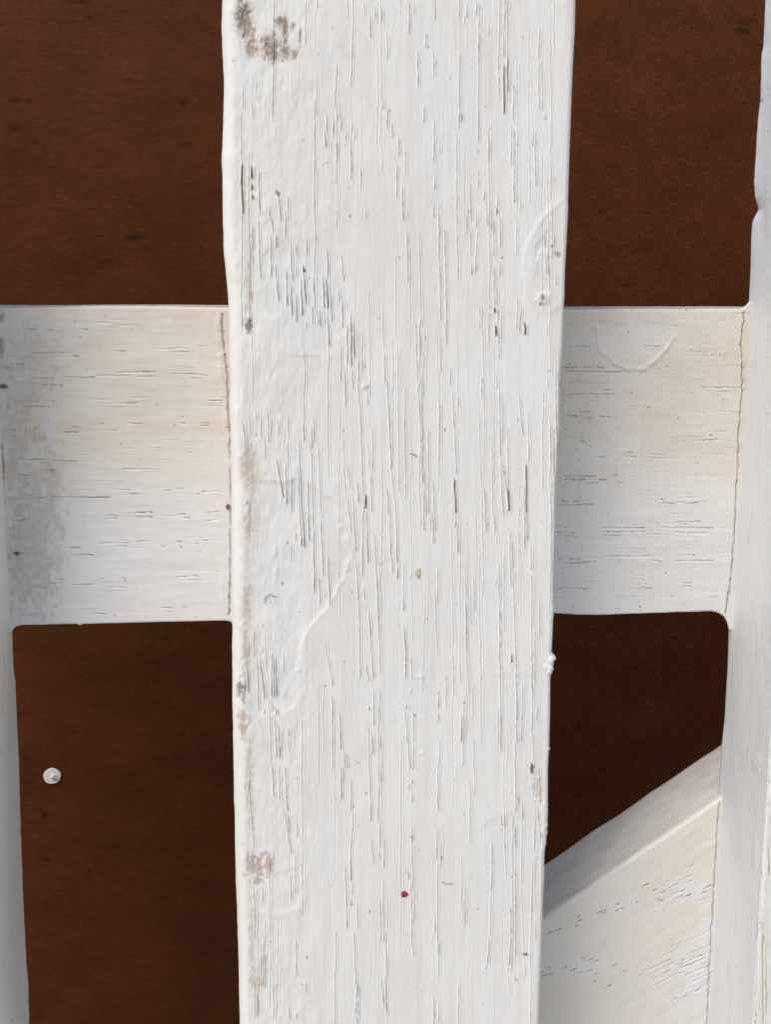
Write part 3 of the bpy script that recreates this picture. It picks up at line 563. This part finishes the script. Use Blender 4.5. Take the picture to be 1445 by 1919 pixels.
def deco_rail_left(F):
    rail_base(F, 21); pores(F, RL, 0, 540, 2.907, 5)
    joint(F, [(417,588,.9),(416,610,.7),(419,640,.5),(422,665,1),(425,690,.8),(426,720,.9),(427,745,.7),(428,770,.3),(430,800,.35),(431,850,.25),(433,930,.2),(432,1000,.3),(432,1050,.5),(431,1090,.9),(430,1120,.9),(430,1152,.8)])
    F.blob('tan', 418, 630, 5, 28, .5, soft=.6)
    F.ridge([(410,590),(409,640),(414,690),(420,740),(424,800)], 2.0, 5)
    F.ridge([(420,1060),(416,1100),(422,1150)], 1.5, 5)
    # dirty, scraped end by the left post
    for cx, cy, rx, ry, a in [(70,640,40,60,.34),(45,800,35,80,.45),(80,950,50,70,.42),(60,1040,50,70,.55),(30,920,24,90,.5),(90,850,20,40,.3),(5,650,10,60,.35),(80,1090,40,40,.3)]:
        F.blob('tan', cx, cy, rx, ry, a, soft=.7, noisy=1.2, ns=20)
    for cx, cy, rx, ry, a in [(60,980,45,110,.5),(85,1000,24,100,.45),(30,700,20,120,.3),(95,810,12,60,.4),(12,1000,7,130,.65),(8,790,8,60,.5),(120,620,60,40,.25),(55,625,40,18,.3)]:
        F.blob('blue', cx, cy, rx, ry, a, soft=.7, noisy=1.3, ns=16)
    for cx, cy, rx, ry, a in [(2,595,5,8,.5),(0,650,8,18,.45),(4,725,9,5,.9),(30,1038,6,4,.9),(2,860,3,30,.6),(6,880,2,25,.6),(15,690,8,4,.4)]:
        F.blob('dirt', cx, cy, rx, ry, a, soft=.5, noisy=1.0, ns=5, h=-1)
    for cx, cy, rx, ry, a in [(62,990,42,130,.20),(40,1060,26,70,.20),(30,840,22,90,.14),(60,660,46,40,.12),(95,900,16,60,.12),(45,740,30,30,.12)]:
        F.blob('dirt', cx, cy, rx, ry, a, soft=.6, noisy=1.5, ns=9, h=-.5)
    r = random.Random(8)
    for k in range(120):                                 # short upright scrapes across the grain
        cx, cy = r.uniform(10, 115), r.uniform(590, 1140); L = r.uniform(8, 34)
        F.crack(cx, cy, cx + r.uniform(-3, 3), cy + L, r.uniform(.05, .38) ** 1.2, sig=r.uniform(1.2, 2.6), depth=1.2)
    F.patch([(10,1120),(40,1128),(85,1140),(88,1165),(10,1165)], 1.2, 3)
def deco_rail_right(F):
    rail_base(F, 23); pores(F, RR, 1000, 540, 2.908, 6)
    joint(F, [(1394,585,.8),(1395,600,1.0),(1391,622,.8),(1389,650,.6),(1391,690,.7),(1391,730,.5),(1388,770,.6),(1386,800,.8),(1384,850,.5),(1382,900,.7),(1379,950,.6),(1377,1000,.6),(1373,1050,.7),(1370,1085,1.0),(1366,1110,1.0),(1363,1130,.8),(1360,1149,.7)], 1.5)
    F.ridge([(1118,612),(1119,640),(1128,662),(1152,680),(1176,692),(1206,692),(1224,678),(1248,654),(1262,636)], 3.2, 5)
    F.patch([(1120,605),(1260,605),(1250,650),(1215,685),(1170,685),(1128,655)], -.8, 6, blue=.25)
    for cx, cy, rx, ry, a in [(1200,620,26,24,.5),(1110,640,50,30,.2),(1140,900,22,230,.28),(1150,720,20,80,.22)]:
        F.blob('blue', cx, cy, rx, ry, a, soft=.8, noisy=1.1, ns=14)
    for cx, cy, rx, ry, a in [(1065,700,40,130,.22),(1140,760,24,180,.25),(1070,940,30,150,.18)]:
        F.blob('tan', cx, cy, rx, ry, a, soft=.8, noisy=.9, ns=24)
    r = random.Random(9)
    for k in range(40):
        cx, cy = r.uniform(1045, 1120), r.uniform(600, 1140); L = r.uniform(8, 30)
        F.crack(cx, cy, cx + r.uniform(-2, 2), cy + L, r.uniform(.05, .25), sig=1.6, depth=.8)

railLtop = [(-200,577),(-40,577),(0,577),(100,575),(200,574),(300,575),(420,577),(470,577)]
railLbot = [(-200,1172),(-40,1172),(18,1190),(23,1182),(29,1175),(40,1172),(143,1170),(149,1173),(156,1170),(300,1166),(422,1164),(432,1166),(437,1173),(470,1173)]
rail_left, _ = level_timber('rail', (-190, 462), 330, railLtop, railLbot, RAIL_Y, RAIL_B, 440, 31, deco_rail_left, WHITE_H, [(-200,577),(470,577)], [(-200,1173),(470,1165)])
railRtop = [(1000,580),(1056,580),(1200,580),(1330,580),(1388,579),(1398,575),(1405,566),(1440,566)]
railRbot = [(1000,1148),(1037,1149),(1080,1152),(1125,1153),(1200,1151),(1270,1148),(1335,1147),(1348,1150),(1358,1157),(1364,1168),(1367,1182),(1440,1182)]
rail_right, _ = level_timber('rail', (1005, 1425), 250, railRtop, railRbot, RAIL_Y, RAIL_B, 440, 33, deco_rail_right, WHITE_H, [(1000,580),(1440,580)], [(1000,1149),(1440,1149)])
def deco_rail_blocker(F): rail_base(F, 25)
LOW_Y = RAIL_Y + .0012
for a, b in ((-190, 470), (985, 1400)):  # unseen lower rails, added to keep bounce light off the lower board
    level_timber('rail', (a, b), 60, [(-400, 1975), (1700, 1975)], [(-400, 2300), (1700, 2300)], LOW_Y, RAIL_B, 60, 35, deco_rail_blocker, WHITE_H, [(-400, 1975), (1700, 1975)], [(-400, 2300), (1700, 2300)])
o = lump('rust_fleck', 427, 950, RAIL_Y - .0001, 4.5 * S, 6 * S, 2 * S, FLECK, 9, rail_left, pts=7)

# --- posts at both sides
def deco_post(F):
    x, y = F.x, F.y
    F.h += 2.6 * F.n1.fbm(x / 60, y / 220, 3) + 1.0 * F.n2.fbm(x / 12, y / 130, 3) + .6 * F.n1.fbm(x / 14, y / 16, 3)
def deco_post_right(F):
    deco_post(F)
    F.m['blue'][:] = np.clip(.55 + .5 * F.n2.fbm(F.x / 20, F.y / 200, 3), 0, 1) * (1 - F.wn)[None] ** .5  # cool sky light on the side face painted in as a blue tint
    for x0, y0, x1, y1, d in [(1420,1715,1418,1760,.8),(1417,1765,1415,1919,.9),(1425,1700,1432,1765,.7),(1430,1760,1431,1919,.6),(1440,1575,1443,1640,.9),(1438,1490,1441,1510,.8),(1424,1620,1429,1645,.9),(1421,1618,1422,1630,.6),(1438,1800,1437,1900,.5),(1436,1655,1436,1670,.7),(1423,1655,1421,1670,.6),(1429,1360,1428,1375,.6),(1426,1440,1426,1455,.6),(1421,1388,1422,1392,.8),(1442,1405,1440,1470,.6)]:
        F.crack(x0, y0, x1, y1, d * .75, sig=1.1, depth=2.0, up_end=.4)
    for cx, cy, rx, ry, a in [(1430,1800,9,120,.35),(1420,1860,6,60,.3),(1440,1550,5,80,.3)]: F.blob('tan', cx, cy, rx, ry, a, soft=.8)
    for cx, cy, rx, ry, a in [(1380,1450,30,120,.25),(1400,1350,30,120,.25),(1385,1800,20,120,.1)]: F.blob('blue', cx, cy, rx, ry, a, soft=.8)
    for cx, cy, rx, ry in [(1418,1430,8,14),(1416,1600,5,30)]: F.blob(None, cx, cy, rx, ry, 1, h=2.0)
    F.blob('dirt', 1427, 190, 4, 4, .5, soft=.5, noisy=1)
    r = random.Random(4)
    for k in range(60):
        cx, cy = r.uniform(1340, 1440), r.uniform(0, 1919)
        F.blob('dirt', cx, cy, 1.2, 1.6, r.uniform(.2, .6), soft=.5, noisy=.3)
    for k in range(70):
        cx, cy = r.uniform(1330, 1460), r.uniform(-60, 1990)
        F.crack(cx, cy, cx - 4, cy + r.uniform(20, 90), r.uniform(0, .2), sig=1.3, depth=.6)
def deco_post_left(F):
    deco_post(F)
    for cx, cy, rx, ry, a in [(30,1600,16,420,.16),(20,1300,14,200,.22)]: F.blob('tan', cx, cy, rx, ry, a, soft=.8, noisy=.8, ns=30)
    for x0, y0, x1, y1, d in [(4,1180,10,1260,.3),(8,1260,4,1340,.3),(22,1905,22,1915,.9),(3,1400,3,1412,.5)]: F.crack(x0, y0, x1, y1, d, sig=1.8, depth=1.5)
    F.ridge([(8,1275),(18,1285),(28,1280)], 1.5, 3)
    r = random.Random(5)
    for k in range(40):
        cx, cy = r.uniform(-20, 50), r.uniform(1180, 1919)
        F.crack(cx, cy, cx + 3, cy + r.uniform(15, 70), r.uniform(0, .2), sig=1.4, depth=.7)

prL = [(1440,-60),(1436,0),(1431,90),(1428,104),(1425,190),(1419,245),(1416,300),(1413,340),(1415,368),(1418,380),(1422,393),(1413,409),(1410,418),(1408,450),(1407,500),(1403,566),(1366,1185),(1364,1250),(1358,1350),(1353,1395),(1346,1500),(1339,1650),(1331,1800),(1326,1919)]
fR = edge_fn(prL, T)
fRs = edge_fn([(1436,0),(1405,540),(1366,1185),(1326,1919)], T)
post_right, _ = upright_like('post', (Z_BOT, Z_TOP), 560, fR, lambda z: fR(z) + .085, (10 * S, 8 * S), (6 * S, 6 * S), 90, 41, deco_post_right, front=-.016 * ZF, xs=fRs, skew=2.6, sideL=60, sideR=3, nbev=6)
plR = [(22,1180),(23,1220),(26,1262),(29,1276),(30,1300),(33,1370),(37,1440),(39,1500),(42,1610),(45,1690),(50,1800),(54,1845),(55,1919)]
fLx = edge_fn(plR, T)
def fL(z):
    # above the rail the straight line of the arris continues
    X, Z = onplane([22, 55], [1180, 1919], T)
    line = X[0] + (z - Z[0]) * (X[1] - X[0]) / (Z[1] - Z[0])
    return np.where(z > Z[0], line, fLx(z))
post_left, _ = upright_like('post', (Z_BOT, Z_TOP), 460, lambda z: fL(z) - .085, fL, (6 * S, 6 * S), (21 * S, 150 * S), 90, 43, deco_post_left, skew=-2.6, sideL=3, sideR=20, nbev=26)

# --- slanting brace
def deco_brace(F):
    x, y = F.x, F.y
    F.h += 2.2 * F.n1.fbm(x / 120, y / 120, 3) + .8 * F.n2.fbm((x * .82 - y * .57) / 90, (x * .57 + y * .82) / 14, 3) + .5 * F.n1.fbm(x / 14, y / 14, 3)
    r = random.Random(12)
    dots = [(75,1495),(120,1480),(200,1465),(210,1420),(215,1440),(310,1400),(330,1395),(385,1395),(410,1385),(390,1365),(560,1300),(600,1310),(595,1350),(680,1330),(715,1325),(725,1258),(730,1190),(790,1310),(800,1290),(815,1280),(235,1612),(265,1620),(295,1625),(145,1655),(185,1665),(215,1680),(260,1672),(290,1685),(70,1660),(75,1690),(40,1680),(45,1695),(285,1720),(350,1740),(375,1645),(420,1672),(655,1800),(770,1600),(690,1620),(700,1790),(760,1760),(330,1405),(580,1345),(690,1305),(520,1275),(480,1355)]
    for a, b in dots:
        cx, cy = 1000 + a / 2.463, 1140 + b / 2.463; L = r.uniform(4, 9)
        F.crack(cx - L, cy + L * .5, cx + L * .6, cy - L * .35, r.uniform(.5, .9), sig=1.35, depth=1.7, up_end=.5)
    for k in range(70):
        cx = 1000 + r.uniform(560, 830) / 2.463; cy = 1140 + r.uniform(1230, 1900) / 2.463; L = r.uniform(6, 26)
        g = math.exp(-((cy - 1660) / 25) ** 2) + math.exp(-((cy - 1820) / 45) ** 2)
        F.crack(cx - L, cy + L * .5, cx + L, cy - L * .5, r.uniform(.1, .45) * min(1, g), sig=1.2, depth=.15 + .8 * min(1, g), up_end=.3)
    for cx, cy, rx, ry, a in [(1310,1830,38,50,.75),(1300,1665,40,22,.65),(1325,1760,14,80,.7),(1290,1880,40,20,.5),(1150,1690,40,12,.5),(1080,1815,50,16,.5)]:
        F.blob('blue', cx, cy, rx, ry, a, soft=.8, noisy=1.0, ns=14)
    F.m['tan'][:] = np.maximum(F.m['tan'], .06 + .05 * F.n1.fbm(x / 60, y / 60, 3))
    F.ridge([(1350,1492),(1300,1520),(1262,1545),(1232,1560),(1200,1577),(1150,1600),(1110,1630),(1075,1670),(1030,1705)], -.5, 2.0)
    joint(F, [(1349,1500,.2),(1346,1530,.7),(1344,1570,.5),(1342,1610,.6),(1339,1660,.4),(1336,1700,.7),(1333,1750,.4),(1330,1800,.8),(1328,1850,.6),(1325,1925,.5)], 1.4, .35)
# front top edge (ridge) and its slope, on the plane of the face
ra = onplane(1015, 1722, RAIL_Y); rb = onplane(1347, 1497, RAIL_Y)
dvec = np.array([float(rb[0] - ra[0]), float(rb[1] - ra[1])]); Lb = np.linalg.norm(dvec); dvec /= Lb; nvec = np.array([dvec[1], -dvec[0]])   # down, to the right
def brace():
    nrow = 430; s = np.linspace(-.035, Lb + .035, nrow)
    wid = .085; yb = RAIL_Y + .074 * ZF; b = 9 * S; ax, ay = arc(10, b, b * 1.2)
    off, cy, wn, ws = [], [], [], []
    for d in np.linspace(yb, RAIL_Y + b * 1.2, 26, endpoint=False): off.append(0); cy.append(d); wn.append(0.); ws.append(1.)
    for i in range(10): t = i / 9; off.append(ax[i]); cy.append(RAIL_Y + ay[i]); wn.append(math.sin(t * math.pi / 2)); ws.append(math.cos(t * math.pi / 2))
    for u in np.linspace(0, 1, 400)[1:]: off.append(b + (wid - b) * u); cy.append(RAIL_Y); wn.append(1.); ws.append(0.)
    for d in np.linspace(RAIL_Y, yb, 4)[1:]: off.append(wid); cy.append(d); wn.append(0.); ws.append(-1.)
    off = np.array(off); cy = np.array(cy); wn = np.array(wn); ws = np.array(ws)
    X = ra[0] + dvec[0] * s[:, None] + nvec[0] * off[None]; Z = ra[1] + dvec[1] * s[:, None] + nvec[1] * off[None]
    Y = np.tile(cy, (nrow, 1))
    PX, PY = topix(X, Y, Z); F = Face(PX, PY, 51); F.start_ridges(); deco_brace(F)
    top = (np.abs(ws) > .5)[None]
    F.m['dirt'][:] = np.maximum(F.m['dirt'], np.where(top, np.clip(.09 + .14 * F.n2.fbm(s[:, None] / S / 40, cy[None] / S / 18, 3), 0, .3), 0))  # shade of the brace's top face painted into its colour
    F.h += 3.0 * F.n2.fbm(s[:, None] / S / 90 + 0 * off[None], cy[None] / S / 60, 2) * np.abs(ws)[None]
    h = F.h * S
    P = np.stack([X - nvec[0] * h * ws, Y - h * wn, Z - nvec[1] * h * ws], -1)
    return link('brace', grid_mesh('brace', P, F.m), WHITE_H, frame)
brace_ob = brace()

# ------------------------------------------------------------------ unseen plane below the frame, added to bounce warm fill light
BOUNCE_PLANE = plain('pale_paving', (.37, .325, .265), .85)
gm = bpy.data.meshes.new('ground'); gz_ = -.42
gm.from_pydata([(-30, -30, gz_), (30, -30, gz_), (30, 30, gz_), (-30, 30, gz_)], [], [(0, 1, 2, 3)]); gm.update()
gob = link('ground', gm, BOUNCE_PLANE); gob['kind'] = 'structure'

# ------------------------------------------------------------------ brown board behind
board = bpy.data.objects.new('plywood_board', None); C.objects.link(board); board.empty_display_size = .05
bx0, bz1 = (float(v) for v in onplane(-260, -320, BOARD_Y)); bx1, bz0 = (float(v) for v in onplane(1740, 2240, BOARD_Y))
nzr, nzc = 520, 420
gz = np.linspace(bz1, bz0, nzr); gx = np.linspace(bx0, bx1, nzc)
GX, GZ = np.meshgrid(gx, gz)
BPX, BPY = topix(GX, np.full_like(GX, BOARD_Y), GZ)
BF = Face(BPX, BPY, 91)
BF.h += 5 * BF.n1.fbm(BPX / 500, BPY / 300, 2)
rb_ = random.Random(17)
for cx, cy, rx, ry, a in [(250,446,17,4.5,.95),(233,157,7,3,.8),(347,193,9,4,.8),(28,190,8,4,.7),(53,191,6,4,.7),(28,242,12,4,.6),(1160,77,8,3,.6),(1398,43,16,4,.6),(1395,58,12,5,.7),(1128,398,8,3,.6),(1148,313,18,3,.5),(1175,535,6,4,.7),(1388,195,10,3,.5),(398,362,6,3,.6),(150,5,16,4,.6),(84,1527,5,6,.7),(88,1610,6,5,.6),(213,1587,9,4,.5),(335,1420,6,4,.4),(400,1402,7,4,.5),(345,275,12,4,.4),(120,395,10,3,.4)]:
    BF.blob('dirt', cx, cy, rx, ry, a, soft=.6, noisy=.9, ns=6, h=-1)
for k in range(900):
    q = rb_.uniform(1.8, 3.4)
    BF.blob('dirt', rb_.uniform(-250, 1700), rb_.uniform(-300, 2200), q * rb_.uniform(1.2, 4), q, rb_.uniform(.1, .6) ** 1.5, soft=.7, noisy=.7, ns=4)
front = np.stack([GX, BOARD_Y - BF.h * S, GZ], -1)
# one sheet swept round the board: front face, then the flat back
back = np.stack([GX[:, [-1, 0]], np.full((nzr, 2), BOARD_Y + .009), GZ[:, [-1, 0]]], -1)
me = grid_mesh('panel', np.concatenate([front, back], 1), {'dirt': np.concatenate([BF.m['dirt'], np.zeros((nzr, 2))], 1)})
link('panel', me, BOARD, board)
board['label'] = 'dark brown stained wooden board with fine level grain behind the white frame'
board['category'] = 'board'

# painted nail standing out of the board
def nail():
    X, Z = onplane(98, 1453, BOARD_Y); X = float(X); Z = float(Z)
    k = (BOARD_Y - CAM[1]) / DIST * S
    r0 = 16.5 * k; n = 22; vs, fs = [], []
    prof = [(1.0, .9), (1.02, -.25), (.97, -.42), (.62, -.50)]
    for q, d in prof:
        for i in range(n):
            a = 2 * math.pi * i / n; rr = r0 * q * (1 + .035 * math.sin(2 * a + .6) + .02 * math.sin(5 * a))
            vs.append((math.cos(a) * rr, d * r0 * .55, math.sin(a) * rr))
    for p in range(3):
        for i in range(n): fs.append((p * n + i, p * n + (i + 1) % n, (p + 1) * n + (i + 1) % n, (p + 1) * n + i))
    # stubby off-centre tip: three facets
    o = len(vs)
    for a, q in ((.75, .55), (1.6, .42), (2.9, .30), (4.1, .30), (5.0, .62), (5.9, .7)): vs.append((math.cos(a) * r0 * q + .10 * r0, -.50 * r0 * .55, math.sin(a) * r0 * q))
    vs.append((-.02 * r0, -1.5 * r0 * .55, -.04 * r0))
    for i in range(6): fs.append((o + i, o + 6, o + (i + 1) % 6)); 
    fs.append(tuple(3 * n + i for i in range(n)))
    me = bpy.data.meshes.new('nail_tip'); me.from_pydata(vs, [], fs); me.update()
    import bmesh
    bm = bmesh.new(); bm.from_mesh(me); bmesh.ops.recalc_face_normals(bm, faces=bm.faces); bm.to_mesh(me); bm.free()
    ob = link('nail_tip', me, NAIL, board); ob.location = (X, BOARD_Y, Z)
    ob['label'] = 'white painted nail tip poking out of the brown board'
nail()
